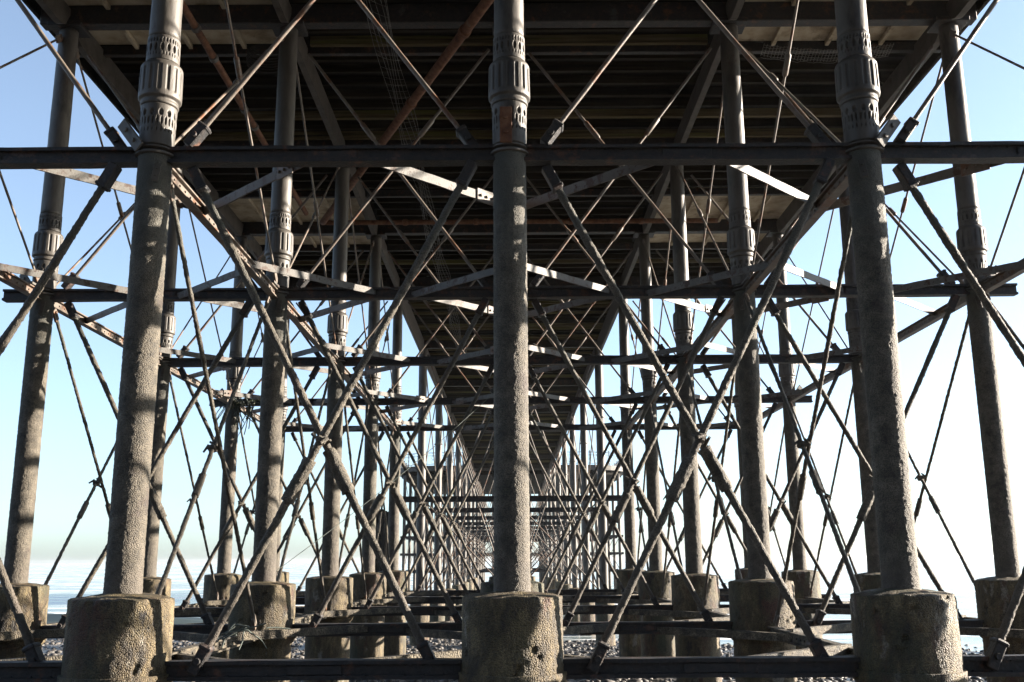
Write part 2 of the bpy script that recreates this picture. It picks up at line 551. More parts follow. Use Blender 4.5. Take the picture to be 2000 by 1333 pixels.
# concrete filled iron footings
def footing_mesh(seed):
    bm = bmesh.new()
    z0 = -3.3
    zs, rad = [], []
    n = 150
    for i in range(n + 1):
        z = z0 * (1 - i / n)
        zs.append(z)
        rad.append(.128 * S - .004 * z * (1 if z > -.62 else 0) - (.028 if z < -.72 else 0) + (.010 if -.70 < z < -.60 else 0))
    pr_ = random.Random(seed)
    pits = [(pr_.uniform(0, 6.28), pr_.uniform(-.6, -.08), pr_.uniform(.04, .10), pr_.uniform(.012, .035), pr_.uniform(.015, .035)) for _ in range(16)]
    pits += [(pr_.uniform(0, 6.28), -.0, pr_.uniform(.06, .22), pr_.uniform(.02, .05), pr_.uniform(.01, .025)) for _ in range(7)]
    tops = [(0.004, .1275), (0.012, .122), (0.022, .105), (0.034, .08), (0.048, .048)]
    for dz, rr in tops:
        zs.append(dz)
        rad.append(rr * S)
    def rf(th, z, i):
        v = rad[i] + crust(th, z, .4, .0055 if z < 0 else .004, 26, seed)
        for a, zz, sa, sz, dp in pits:
            da = (th - a + PI) % (2 * PI) - PI
            q = (da / sa) ** 2 + ((z - zz) / sz) ** 2
            if q < 1:
                v -= dp * min(1, (1 - q) * 2)
        return v
    rows = ring_surface(bm, rf, zs, 150)
    for row, z in zip(rows, zs):
        if z > -.05:
            for v in row:
                v.co.z += .012 * noise.noise(v.co * 12 + Vector((seed, 0, 0)))
    return to_mesh('drum', bm, M['barnacle_base'])
FOOT = [footing_mesh(11.3), footing_mesh(61.9), footing_mesh(95.2)]
def band_ring():
    bm = bmesh.new()
    zs = [-.045, -.04, .0, .04, .045]
    ring_surface(bm, lambda th, z, i: (.1365 * S if abs(z) < .043 else .125 * S) + crust(th, z, .4, .006, 14, 2), zs, 120)
    return to_mesh('iron_hoop', bm, M['barnacle_base'])
HOOP = band_ring()
def footing(x, row):
    t = thing('column_footing', 'round barnacled footing drum under the %s column of the %s row' % (LINEN[x], ROWN[row]), 'footing',
              (x * S, ROWS[row] * S, up(HB) - .03), None, 'round footings under the columns')
    rz = random.uniform(0, 6.28)
    link('drum', FOOT[(row * 2 + x) % 3], t, (0, 0, 0), (0, 0, rz))
    link('iron_hoop', HOOP, t, (0, 0, (HL - .010 - HB) * S), (0, 0, rz))
for row in range(5):
    for x in LINES:
        if row == 0 and abs(x) == 2:
            continue
        column(x, row)
        footing(x, row)
# the outer columns of the nearest row stand just outside the frame but carry the beams that are seen
for x in (-2, 2):
    column(x, 0)
    footing(x, 0)

# ---------------------------------------------------------------- cross beams
def ibeam(bm, x0, x1, z, h, fw, tf, tw, ysh=0.0):
    box(bm, x0, x1, ysh - tw / 2, ysh + tw / 2, z - h / 2 + tf, z + h / 2 - tf)
def span_meshes(x0, x1, h, fw, tf, tw, m):
    def rough(bm):
        for v in bm.verts:
            v.co += Vector((0, 1, 1)) * .0045 * noise.noise(v.co * 9)
    out = []
    n = 40
    for (ya, yb, za, zb, nm) in ((-tw / 2, tw / 2, -h / 2 + tf - .001, h / 2 - tf + .001, 'web'), (-fw / 2, fw / 2, h / 2 - tf, h / 2, 'flange'), (-fw / 2, fw / 2, -h / 2, -h / 2 + tf, 'flange')):
        bm = bmesh.new()
        rows = []
        for i in range(n + 1):
            x = x0 + (x1 - x0) * i / n
            row = []
            for (a, b) in ((ya, za), (yb, za), (yb, zb), (ya, zb)):
                k = Vector((x * 5, a * 7, b * 7))
                row.append(bm.verts.new((x, a + .006 * noise.noise(k), b + .008 * noise.noise(k + Vector((9, 0, 0))))))
            rows.append(row)
        for a, b in zip(rows, rows[1:]):
            for k in range(4):
                bm.faces.new((a[k], a[(k + 1) % 4], b[(k + 1) % 4], b[k]))
        bm.faces.new(rows[0])
        bm.faces.new(list(reversed(rows[-1])))
        bmesh.ops.recalc_face_normals(bm, faces=bm.faces)
        out.append((nm, to_mesh(nm, bm, m, False)))
    return out
FULL = span_meshes(-2.165 * S, 2.165 * S, .048 * S, .044 * S, .010 * S, .02 * S, M['dark_iron'])
bm = bmesh.new()
for k in range(86):
    for zz in (-.045, .045):
        mt = Matrix.Translation((-2.1 * S + k * .158, -.037, zz)) @ Matrix.Rotation(PI / 2, 4, 'X')
        bmesh.ops.create_cone(bm, cap_ends=True, segments=6, radius1=.015, radius2=.009, depth=.014, matrix=mt)
for xx in (-1.5, -.5, .5, 1.5):
    for q in (-1, 1):
        box(bm, xx * S - .22, xx * S + .22, -.048, -.034, -.036, .036, bevel=.003)
        break
RIV = to_mesh('rivets', bm, M['dark_iron'], False)
for row in range(5):
    for H, nm, w_ in ((HC, 'cross_beam', 'upper'), (HL, 'lower_cross_beam', 'bottom')):
        t = thing(nm, ('dark riveted cross beam joining the %s row below its collars' if H == HC else
                       'dark low cross beam tying the footings of the %s row') % ROWN[row], 'beam', (0, ROWS[row] * S, up(H)), None,
                  'upper cross beams' if H == HC else 'bottom cross beams')
        dy = 0 if H == HC else -.0
        for pn, pm in FULL:
            link(pn, pm, t, (0, dy, 0))
        link('rivets', RIV, t, (0, dy, 0), kind='stuff')

# longitudinal tie beams between the rows
TL = 1.485 * S - .10
def tie_mesh():
    bm = bmesh.new()
    box(bm, -.05, .05, 0, TL, .045, .065, bevel=.003)
    box(bm, -.05, .05, 0, TL, -.065, -.045, bevel=.003)
    box(bm, -.012, .012, .001, TL - .001, -.046, .046)
    k = 0
    while .1 + k * .16 < TL - .1:
        for sx in (-1, 1):
            mt = Matrix.Translation((sx * .016, .1 + k * .16, 0)) @ Matrix.Rotation(PI / 2, 4, 'Y')
            bmesh.ops.create_cone(bm, cap_ends=True, segments=6, radius1=.014, radius2=.01, depth=.02, matrix=mt)
        k += 1
    return to_mesh('channel', bm, M['rod'], False)
TIE = tie_mesh()
TIE_LOW = TIE.copy()
TIE_LOW.materials[0] = M['low_iron']
PLATE = box_mesh('joint_plate', -.075, .075, 0, .30, -.016, .016, M['pale_iron'], .004)
for row in range(4):
    for x in LINES:
        for H in (HC, HL):
            t = thing('tie_beam', ('%s tie beam running back from the %s row, %s column line' % ('upper' if H == HC else 'low', ROWN[row], LINEN[x])), 'beam',
                      (x * S, ROWS[row] * S + .05, up(H) - .03), None, 'tie beams running back between the rows')
            link('channel', TIE if H == HC else TIE_LOW, t)
            if H == HL:
                continue
            link('joint_plate', PLATE, t, (0, .14, .083))
            link('joint_plate', PLATE, t, (0, TL - .44, .083))

# flat plan braces
def flat_mesh(L, m):
    bm = bmesh.new()
    n = 30
    for (ya, yb, za, zb) in ((-.009, .009, -.046, .046), (.0091, .075, .031, .045)):
        rows = []
        for i in range(n + 1):
            x = L * i / n
            row = []
            for (a, b) in ((ya, za), (yb, za), (yb, zb), (ya, zb)):
                row.append(bm.verts.new((x, a, b + .006 * noise.noise(Vector((x * 6, b * 9, 1))))))
            rows.append(row)
        for a, b in zip(rows, rows[1:]):
            for k in range(4):
                bm.faces.new((a[k], a[(k + 1) % 4], b[(k + 1) % 4], b[k]))
        bm.faces.new(rows[0])
        bm.faces.new(list(reversed(rows[-1])))
    bmesh.ops.recalc_face_normals(bm, faces=bm.faces)
    return to_mesh('bar', bm, m, False)
KN = .43 * S
FL = math.hypot(KN, KN)
FLAT = flat_mesh(FL, M['pale_iron'])
FLAT_LOW = flat_mesh(FL, M['low_iron'])
def bolt_plate():
    bm = bmesh.new()
    box(bm, -.13, .13, -.022, -.010, -.07, .07, bevel=.003)
    for x in (-.08, .0, .08):
        mt = Matrix.Translation((x, -.03, 0)) @ Matrix.Rotation(PI / 2, 4, 'X')
        bmesh.ops.create_cone(bm, cap_ends=True, segments=6, radius1=.018, radius2=.014, depth=.022, matrix=mt)
    return to_mesh('bolted_plate', bm, M['rod'], False)
BPL = bolt_plate()
for row in range(5):
    for H in (HC, HL):
        for x in LINES:
            for sx in (-1, 1):
                for sy in (-1, 1):
                    if abs(x + sx * .43) > 2.2 or (row == 4 and sy == 1) or (row == 0 and sy == -1):
                        continue
                    # from the cross beam beside the column to the tie beam
                    p0 = Vector(((x + sx * .43) * S, ROWS[row] * S, 0))
                    p1 = Vector((x * S, (ROWS[row] + sy * .43) * S, 0))
                    if sx < 0:
                        a, b = p0, p1
                    else:
                        a, b = p1, p0
                    d = b - a
                    t = thing('knee_brace', '%s flat knee brace %s of the %s column, %s %s row' %
                              ('pale upper' if H == HC else 'crusted low', 'left' if sx < 0 else 'right', LINEN[x], 'behind' if sy > 0 else 'before', ROWN[row]), 'brace',
                              (a.x, a.y, up(H) + (.02 if sx * sy < 0 else -.03)), (0, 0, math.atan2(d.y, d.x)), 'flat knee braces between cross beams and tie beams')
                    br = link('bar', FLAT if H == HC else FLAT_LOW, t)
                    if H == HC and random.random() < .35:
                        link('bolted_plate', BPL, t, (FL * random.choice((.16, .82)), 0, 0))

# ---------------------------------------------------------------- cross brace rods
RODS = {}
SOCK = None
def socket_mesh():
    bm = bmesh.new()
    # box shaped forged socket with an open mouth
    box(bm, -.045, .045, -.062, .062, -.02, .23, bevel=.01)
    box(bm, -.052, .052, -.070, .070, .19, .22, bevel=.006)
    mt = Matrix.Translation((0, -.068, .09)) @ Matrix.Rotation(PI / 2, 4, 'X')
    bmesh.ops.create_cone(bm, cap_ends=True, segments=8, radius1=.03, radius2=.026, depth=.05, matrix=mt)
    return to_mesh('socket', bm, M['dark_iron'], False)
SOCK = socket_mesh()
def socket2_mesh():
    bm = bmesh.new()
    box(bm, -.05, .05, -.016, .016, -.02, .16, bevel=.004)
    mt = Matrix.Translation((0, -.02, .03)) @ Matrix.Rotation(PI / 2, 4, 'X')
    bmesh.ops.create_cone(bm, cap_ends=True, segments=8, radius1=.026, radius2=.022, depth=.03, matrix=mt)
    return to_mesh('eye_plate', bm, M['rod'], False)
EYEP = socket2_mesh()
def clamp_mesh():
    bm = bmesh.new()
    box(bm, -.045, .045, -.05, .05, -.03, .03, bevel=.012)
    for a, sx, sy in ((.3, .06, .03), (1.9, -.05, .05), (3.7, .02, -.07)):
        mt = Matrix.Translation((sx, sy, 0)) @ Matrix.Rotation(a, 4, 'Y') @ Matrix.Rotation(.8, 4, 'X')
        bmesh.ops.create_cone(bm, cap_ends=True, segments=6, radius1=.018, radius2=.012, depth=.10, matrix=mt)
    return to_mesh('clamp', bm, M['barnacle'], False)
CLAMP = clamp_mesh()
def rod_parts(kind, L):
    key = (kind, round(L, 3))
    if key in RODS:
        return RODS[key]
    if kind == 'low':
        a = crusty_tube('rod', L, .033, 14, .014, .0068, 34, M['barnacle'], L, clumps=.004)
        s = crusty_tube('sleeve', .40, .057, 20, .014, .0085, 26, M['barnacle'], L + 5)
    elif kind == 'lowlong':
        a = crusty_tube('rod', L, .023, 12, .018, .0058, 32, M['barnacle'], L, clumps=.004)
        s = crusty_tube('sleeve', .32, .039, 16, .016, .007, 26, M['barnacle'], L + 5)
    elif kind == 'up':
        a = crusty_tube('rod', L, .0225, 12, .06, .0015, 8, M['rod'], L)
        s = lathe('sleeve', [(.024, 0), (.036, .02), (.036, .30), (.024, .32)], 14, M['rod'])
    elif kind == 'uplong':
        a = crusty_tube('rod', L, .016, 10, .06, .0015, 8, M['rod'], L)
        s = lathe('sleeve', [(.02, 0), (.034, .02), (.034, .26), (.02, .28)], 12, M['rod'])
    else:
        a = crusty_tube('rod', L, .024, 6, .3, .004, 8, M['rod'], L)
        s = None
    RODS[key] = (a, s)
    return RODS[key]

def rod(p0, p1, kind, label, group, sleeve=.42, socks=(1, 1), clamp=0):
    p0, p1 = Vector(p0), Vector(p1)
    d = p1 - p0
    L = d.length
    a, s = rod_parts(kind, L)
    zax = d.normalized()
    ref = Vector((0, 1, 0)) if abs(zax.y) < .3 else Vector((1, 0, 0))
    xax = ref.cross(zax).normalized()
    yax = zax.cross(xax)
    mw = Matrix((xax, yax, zax)).transposed()
    t = thing('brace_rod', label, 'brace', p0, mw.to_euler(), group)
    link('rod', a, t)
    if s is not None:
        link('sleeve', s, t, (0, 0, L * sleeve), (0, 0, random.uniform(0, 6)))
    if clamp:
         link('clamp', CLAMP, t, (0, 0, L * clamp), (0, 0, random.uniform(-.4, .4)))
    if kind in ('low', 'up'):
        if socks[0]:
            link('socket', SOCK, t, (0, 0, 0), (0, 0, 0))
        if socks[1]:
            link('socket', SOCK, t, (0, 0, L), (PI, 0, 0))
    elif kind != 'far':
        link('eye_plate', EYEP, t, (0, 0, -.02))
        link('eye_plate', EYEP, t, (0, 0, L + .02), (PI, 0, 0))
    return t

BAYN = ['outer left', 'inner left', 'inner right', 'outer right']
for row in range(5):
    y = ROWS[row] * S
    for i in range(4):
        xa, xb = LINES[i], LINES[i + 1]
        for sg in (0, 1):
            # lower rods, foot -> head; sg 0 rises to the right
            x0, x1 = (xa + .20, xb - .105) if sg == 0 else (xb - .20, xa + .105)
            dy = -.055 if sg == 0 else .055
            rod((x0 * S, y + dy, up(HL)), (x1 * S, y + dy, up(HC - .035)), 'low',
                'barnacled lower cross brace rising %s, %s bay, %s row' % ('rightward' if sg == 0 else 'leftward', BAYN[i], ROWN[row]),
                'crossed lower brace rods', sleeve=.31 if sg == 0 else .33, clamp=.43 if sg == 0 else 0)
            x0, x1 = (xa + .10, xb - .09) if sg == 0 else (xb - .10, xa + .09)
            rod((x0 * S, y + dy, up(HC + .03)), (x1 * S, y + dy, up(2.25)), 'up',
                'smooth upper cross brace rising %s, %s bay, %s row' % ('rightward' if sg == 0 else 'leftward', BAYN[i], ROWN[row]),
                'crossed upper brace rods', sleeve=.62, socks=(1, 0))
for row in range(4):
    ya, yb = ROWS[row], ROWS[row + 1]
    for x in (-2, -1, 1, 2):
        for sg in (0, 1):
            y0, y1 = (ya + .16, yb - .09) if sg == 0 else (yb - .16, ya + .09)
            dx = (-.04 if sg == 0 else .04)
            rod((x * S + dx, y0 * S, up(HL + .03)), (x * S + dx, y1 * S, up(HC - .05)), 'lowlong',
                'barnacled lower brace %s %s row, %s column line' % ('leaning away from' if sg == 0 else 'leaning back to', ROWN[row], LINEN[x]),
                'lower brace rods between rows', sleeve=.34, clamp=.47 if sg == 0 else 0)
            rod((x * S + dx, (ya + .08 if sg == 0 else yb - .08) * S, up(HC + .04)), (x * S + dx, (yb - .05 if sg == 0 else ya + .05) * S, up(2.30)), 'uplong',
                'thin upper brace %s %s row, %s column line' % ('leaning away from' if sg == 0 else 'leaning back to', ROWN[row], LINEN[x]),
                'upper brace rods between rows', sleeve=.50)

# ---------------------------------------------------------------- deck
deck = thing('pier_deck', 'dark timber pier deck on joists and girders seen from below', 'deck', (0, 0, up(2.50)))
DZ = up(2.50)
def part(name, me, loc, rot=None, **k):
    return link(name, me, deck, (loc[0], loc[1], loc[2] - DZ), rot, **k)
END_W = ROWS[4] + .16      # end of the wide part
END_N = 27.2
WID, NAR = 2.13, 1.06
def boards(x0, x1, y0, y1):
    bm = bmesh.new()
    n = int((x1 - x0) / .19)
    wdt = (x1 - x0) / n
    for i in range(n):
        a = x0 + i * wdt
        box(bm, a + .0008, a + wdt - .0008, y0, y1, 0, .05 + .004 * (i % 3))
    return to_mesh('deck_boards', bm, M['board'], False)
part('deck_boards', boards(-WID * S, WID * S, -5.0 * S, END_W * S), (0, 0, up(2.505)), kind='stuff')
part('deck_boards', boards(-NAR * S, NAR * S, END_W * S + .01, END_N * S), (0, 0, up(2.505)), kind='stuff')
def joist(x0, x1, w_=.075, h=.15):
    bm = bmesh.new()
    n = 14
    rows = []
    for i in range(n + 1):
        x = x0 + (x1 - x0) * i / n
        rows.append([bm.verts.new((x, a + .006 * noise.noise(Vector((x, a * 9, 0))), b + (.005 * noise.noise(Vector((x, 5, 5))) if b == 0 else 0))) for a, b in ((-w_ / 2, 0), (w_ / 2, 0), (w_ / 2, h), (-w_ / 2, h))])
    for a, b in zip(rows, rows[1:]):
        for k in range(4):
            bm.faces.new((a[k], a[(k + 1) % 4], b[(k + 1) % 4], b[k]))
    bm.faces.new(rows[0])
    bm.faces.new(list(reversed(rows[-1])))
    bmesh.ops.recalc_face_normals(bm, faces=bm.faces)
    return to_mesh('joist', bm, M['wood'], False)
def pale(me):
    m2 = me.copy()
    m2.materials[0] = M['wood_pale']
    return m2
J_FULL = joist(-WID * S + .05, WID * S - .05)
J_MID = joist(-.97 * S, .97 * S)
J_NAR = joist(-NAR * S + .04, NAR * S - .04)
JP = {J_FULL: pale(J_FULL), J_MID: pale(J_MID), J_NAR: pale(J_NAR)}
BANDS = [(3.45, 4.45), (6.45, 7.62)]
yj = .5
while yj < END_N - .1:
    jy = yj + random.uniform(-.006, .006)
    if yj < END_W - .02:
        inb = any(a - .03 < yj < b + .03 for a, b in BANDS)
        jm = J_MID if inb else J_FULL
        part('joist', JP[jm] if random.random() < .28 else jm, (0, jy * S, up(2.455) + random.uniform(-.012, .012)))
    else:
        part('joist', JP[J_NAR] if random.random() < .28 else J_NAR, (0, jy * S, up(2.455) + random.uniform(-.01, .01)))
    yj += .136
# concrete soffit panels of the outer bays
for a, b in BANDS:
    npan = 4
    for sg in (-1, 1):
        for k in range(npan):
            x0 = 1.03 + (2.08 - 1.03) * k / npan
            x1 = 1.03 + (2.08 - 1.03) * (k + 1) / npan
            bm = bmesh.new()
            box(bm, x0 * S + .008, x1 * S - .008, a * S, b * S, 0, .05 + .01 * (k % 2), bevel=.008)
            me = to_mesh('soffit_panel', bm, M['slab'], False)
            if sg == -1:
                for v in me.vertices:
                    v.co.x *= -1
                me.flip_normals()
            part('soffit_panel', me, (0, 0, up(2.475)))
            if k:
                part('soffit_rib', box_mesh('soffit_rib', sg * x0 * S - .03, sg * x0 * S + .03, a * S, b * S, 0, .07, M['slab'], .004), (0, 0, up(2.449)))
HDR = box_mesh('header_beam', -WID * S + .02, WID * S - .02, -.10, .10, 0, .30, M['dark_iron'], .012)
HDR2 = box_mesh('header_beam', -WID * S + .02, WID * S - .02, -.05, .05, 0, .15, M['dark_iron'], .008)
for r_ in ROWS:
    part('header_beam', HDR, (0, r_ * S, up(2.36) + .064))
for v in (4.47, 6.43, 7.64):
    part('header_beam', HDR2, (0, v * S, up(2.425)))
# longitudinal girders with haunched ends, one per bay
def girder_mesh(L, depth, haunch, t=.10):
    bm = bmesh.new()
    n = 40
    prof = []
    for i in range(n + 1):
        y = L * i / n
        e = min(y, L - y)
        d = depth
        if e < haunch:
            q = 1 - e / haunch
            d = depth - (depth - .10) * (1 - math.sqrt(max(0, 1 - q * q)))
        prof.append((y, -d))
    for (xa, xb) in ((-t / 2, t / 2),):
        rows = []
        for y, d in prof:
            rows.append([bm.verts.new((xa, y, d)), bm.verts.new((xb, y, d)), bm.verts.new((xb, y, 0)), bm.verts.new((xa, y, 0))])
        for a, b in zip(rows, rows[1:]):
            for k in range(4):
                bm.faces.new((a[k], a[(k + 1) % 4], b[(k + 1) % 4], b[k]))
        bm.faces.new(rows[0])
        bm.faces.new(list(reversed(rows[-1])))
    bmesh.ops.recalc_face_normals(bm, faces=bm.faces)
    return to_mesh('girder', bm, M['girder'], False)
G_W = girder_mesh(1.485 * S - .22, .36, .30)
ys = [ROWS[0] - 1.485] + ROWS
for y in ys[:-1]:
    for x in (-2, -1, 0, 1, 2):
        part('girder', G_W, (x * S, y * S + .11, up(2.452)))
NROWS = [ROWS[4] + 2.55 * (i + 1) for i in range(7)]
G_N = girder_mesh(2.55 * S - .1, .62, .75, .08)
for y in [ROWS[4]] + NROWS[:-1]:
    for x in (-1.0, 1.0):
        part('girder', G_N, (x * S, y * S + .05, up(2.452)))
for sg in (-1, 1):
    part('fascia_board', box_mesh('fascia_board', -.03, .03, -5.0 * S, END_W * S, -.26, .06, M['wood'], .006), (sg * (WID * S + .035), 0, up(2.505)))
    part('fascia_board', box_mesh('fascia_board', -.03, .03, END_W * S + .02, END_N * S, -.20, .06, M['wood'], .006), (sg * (NAR * S + .035), 0, up(2.505)))

# ---------------------------------------------------------------- narrow neck of the pier
NLOW, NBASE = .66, -.45
n_lo = crusty_tube('lower_shaft', (2.36 - NBASE) * S, .150, 24, .08, .003, 14, M['paint'], 8)
n_base = lathe('footing', [(.34, -2.2), (.34, -.02), (.33, 0), (.17, .04)], 24, M['barnacle_base'])
n_ring = lathe('flange_ring', [(.14, 0), (.19, .01), (.19, .05), (.14, .06)], 24, M['paint'])
NN = ['first', 'second', 'third', 'fourth', 'fifth', 'sixth', 'seventh']
for j, y in enumerate(NROWS):
    for x in (-1, 0, 1):
        t = thing('neck_column', 'plain grey column, %s line, %s row of the narrow neck' % (LINEN[x], NN[j]), 'column',
                  (x * S, y * S, up(NBASE)), None, 'plain columns under the narrow neck')
        link('shaft', n_lo, t)
        link('footing', n_base, t)
        link('flange_ring', n_ring, t, (0, 0, (NLOW - NBASE) * S + .1))
        link('flange_ring', n_ring, t, (0, 0, (1.55 - NBASE) * S))
    for sg in (0, 1):
        for (xa, xb) in ((-1, 0), (0, 1)):
            x0, x1 = (xa + .05, xb - .05) if sg == 0 else (xb - .05, xa + .05)
            dy = .06 if sg else -.06
            rod((x0 * S, y * S + dy, up(NBASE + .1)), (x1 * S, y * S + dy, up(2.30)), 'far',
                'long thin brace rising %s, %s half, %s row of narrow neck' % ('rightward' if sg == 0 else 'leftward', 'left' if xa < 0 else 'right', NN[j]),
                'long braces under the narrow neck')
    t = thing('neck_cross_beam', 'dark low cross beam in the %s row of the narrow neck' % NN[j], 'beam', (0, y * S, up(NLOW)), None, 'cross beams under the narrow neck')
    link('web', box_mesh('web', -1.22 * S, 1.22 * S, -.03, .03, -.075, .075, M['dark_iron']), t)
    link('flange', box_mesh('flange', -1.22 * S, 1.22 * S, -.09, .09, .076, .10, M['dark_iron']), t)
    link('flange', box_mesh('flange', -1.22 * S, 1.22 * S, -.09, .09, -.10, -.076, M['dark_iron']), t)
for j, y in enumerate(NROWS[:-1]):
    for x in (-1, 1):
        for sg in (0, 1):
            y0, y1 = (y + .06, y + 2.49) if sg == 0 else (y + 2.49, y + .06)
            for k, (ha, hb) in enumerate(((NBASE + .1, NLOW), (NLOW + .05, 2.30))):
                rod((x * S + (.04 if sg else -.04), y0 * S, up(ha)), (x * S + (.04 if sg else -.04), y1 * S, up(hb)), 'far',
                    '%s thin brace leaning %s between neck rows, %s side, %s bay' % ('lower' if k == 0 else 'upper', 'away' if sg == 0 else 'back', LINEN[x], NN[j]),
                    'braces between the rows of the neck')
    for sg in (0, 1):
        for (xa, xb) in ((-1, 0), (0, 1)):
            x0, x1 = (xa + .05, xb - .05) if sg == 0 else (xb - .05, xa + .05)
            rod((x0 * S, y * S + (.12 if sg else -.12), up(NBASE + .12)), (x1 * S, y * S + (.12 if sg else -.12), up(NLOW - .03)), 'far',
                'short low brace rising %s, %s half, %s row of narrow neck' % ('rightward' if sg == 0 else 'leftward', 'left' if xa < 0 else 'right', NN[j]),
                'short low braces under the narrow neck')
NX = box_mesh('header', -1.0 * S, 1.0 * S, -.08, .08, 0, .26, M['dark_iron'], .01)
for y in NROWS:
    part('header_beam', NX, (0, y * S, up(2.365)))

# ---------------------------------------------------------------- pier head platform far out
PH0, PH1, PW = 27.3, 36.0, 3.25
def rounded_rect(x0, x1, y0, y1, r, n=12):
    pts = []
    for cx, cy, a0 in ((x1 - r, y1 - r, 0), (x0 + r, y1 - r, 90), (x0 + r, y0 + r, 180), (x1 - r, y0 + r, 270)):
        for k in range(n + 1):
            a = R(a0 + 90 * k / n)
            pts.append((cx + r * math.cos(a), cy + r * math.sin(a)))
    return pts
head = thing('far_platform', 'wide far platform with rounded corners at the end of the neck', 'platform', (0, PH0 * S, up(2.40)))
def slab(pts, z0, z1, m, name):
    bm = bmesh.new()
    lo = [bm.verts.new((x, y, z0)) for x, y in pts]
    hi = [bm.verts.new((x, y, z1)) for x, y in pts]
    bm.faces.new(list(reversed(lo)))
    bm.faces.new(hi)
    for k in range(len(pts)):
        q = (k + 1) % len(pts)
        bm.faces.new((lo[k], lo[q], hi[q], hi[k]))
    return to_mesh(name, bm, m, False)
pts = rounded_rect(-PW * S, PW * S, 0, (PH1 - PH0) * S, 1.3 * S)
link('platform_edge', slab(pts, 0, .42, M['girder'], 'platform_edge'), head, (0, 0, 0))
inner = rounded_rect(-PW * S + .4, PW * S - .4, .4, (PH1 - PH0) * S - .4, 1.2 * S)
link('platform_beams', slab(inner, -.35, -.002, M['board'], 'platform_beams'), head)
HROWS = [27.75, 29.3, 30.9, 32.6, 34.4]
h_col = crusty_tube('shaft', (2.30 + .9) * S, .14, 14, .4, .002, 5, M['paint'], 3)
HX = [-2.95, -2.45, -1.95, -1.45, -.95, -.5, 0, .5, .95, 1.45, 1.95, 2.45, 2.95]
HN = ['front', 'second', 'third', 'fourth', 'back']
ORD = ['first', 'second', 'third', 'fourth', 'fifth', 'sixth', 'seventh', 'eighth', 'ninth', 'tenth', 'eleventh', 'twelfth', 'thirteenth']
for j, y in enumerate(HROWS):
    for i, x in enumerate(HX):
        link('head_column', h_col, None, (x * S, y * S, up(-.9)), label='slim far column under the platform, %s from left in the %s row' % (ORD[i], HN[j]),
             category='column', group='slim columns under the far platform')
    for H, q in ((.62, 'middle'), (.16, 'lower middle'), (-.30, 'low')):
        link('platform_cross_beam', box_mesh('platform_cross_beam', -3.05 * S, 3.05 * S, -.08, .08, -.10, .10, M['dark_iron'], .01), None, (0, y * S, up(H)),
             label='%s dark cross beam in the %s row under the far platform' % (q, HN[j]), category='beam', group='cross beams under the far platform')
    for i in range(len(HX) - 1):
        for sg in (0, 1):
            if (i + sg + j) % 2 and j > 1:
                continue
            x0, x1 = (HX[i], HX[i + 1]) if sg == 0 else (HX[i + 1], HX[i])
            rod((x0 * S, y * S + (.05 if sg else -.05), up(-.30)), (x1 * S, y * S + (.05 if sg else -.05), up(.62 if i % 2 else 2.2)), 'far',
                'thin far brace leaning %s, %s bay of the %s row under platform' % ('right' if sg == 0 else 'left', ORD[i], HN[j]), 'thin braces under the far platform')
# railing round the platform
rail = thing('platform_railing', 'ornate iron railing with scrollwork round the far platform', 'railing', (0, PH0 * S, up(2.40) + .42))
pr = rounded_rect(-PW * S + .08, PW * S - .08, .08, (PH1 - PH0) * S - .08, 1.28 * S, 10)
def tube_path(bm, pts, r, n=6, closed=True):
    m = len(pts)
    rings = []
    for i in range(m):
        p = Vector(pts[i])
        a = Vector(pts[(i - 1) % m]) if closed or i > 0 else p
        b = Vector(pts[(i + 1) % m]) if closed or i < m - 1 else p
        d = (b - a).normalized()
        ref = Vector((0, 0, 1)) if abs(d.z) < .9 else Vector((1, 0, 0))
        u = d.cross(ref).normalized()
        v = u.cross(d)
        rings.append([bm.verts.new(p + (u * math.cos(2 * PI * k / n) + v * math.sin(2 * PI * k / n)) * r) for k in range(n)])
    for i in range(m if closed else m - 1):
        a, b = rings[i], rings[(i + 1) % m]
        for k in range(n):
            bm.faces.new((a[k], a[(k + 1) % n], b[(k + 1) % n], b[k]))
for z, nm in ((1.12, 'top_rail'), (.86, 'middle_rail'), (.12, 'bottom_rail')):
    bm = bmesh.new()
    tube_path(bm, [(x, y, z) for x, y in pr], .028 if z > 1 else .018)
    link(nm, to_mesh(nm, bm, M['dark_iron']), rail)
# posts and scroll panels along the path
dense = []
for i in range(len(pr)):
    a, b = Vector(pr[i]), Vector(pr[(i + 1) % len(pr)])
    k = max(1, int((b - a).length / .5))
    for q in range(k):
        dense.append((a + (b - a) * q / k, (b - a).normalized()))
acc = 0
post = lathe('rail_post', [(.035, 0), (.03, 1.16), (.05, 1.18), (.045, 1.26), (.01, 1.29)], 8, M['dark_iron'])
last = None
scroll = bmesh.new()
k = 0
for i, (p, d) in enumerate(dense):
    if last is None or (p - last).length > 1.7:
        link('rail_post', post, rail, (p.x, p.y, 0))
        last = p
    if p.y < 12 or True:
        for zc, rr in ((.33, .17), (.66, .15), (.99, .10)):
            ringp = []
            for q in range(10):
                a = 2 * PI * q / 10
                ringp.append((p.x + d.x * rr * math.cos(a), p.y + d.y * rr * math.cos(a), zc + rr * math.sin(a)))
            tube_path(scroll, ringp, .012, 4)
link('scrollwork', to_mesh('scrollwork', scroll, M['dark_iron']), rail, kind='stuff')

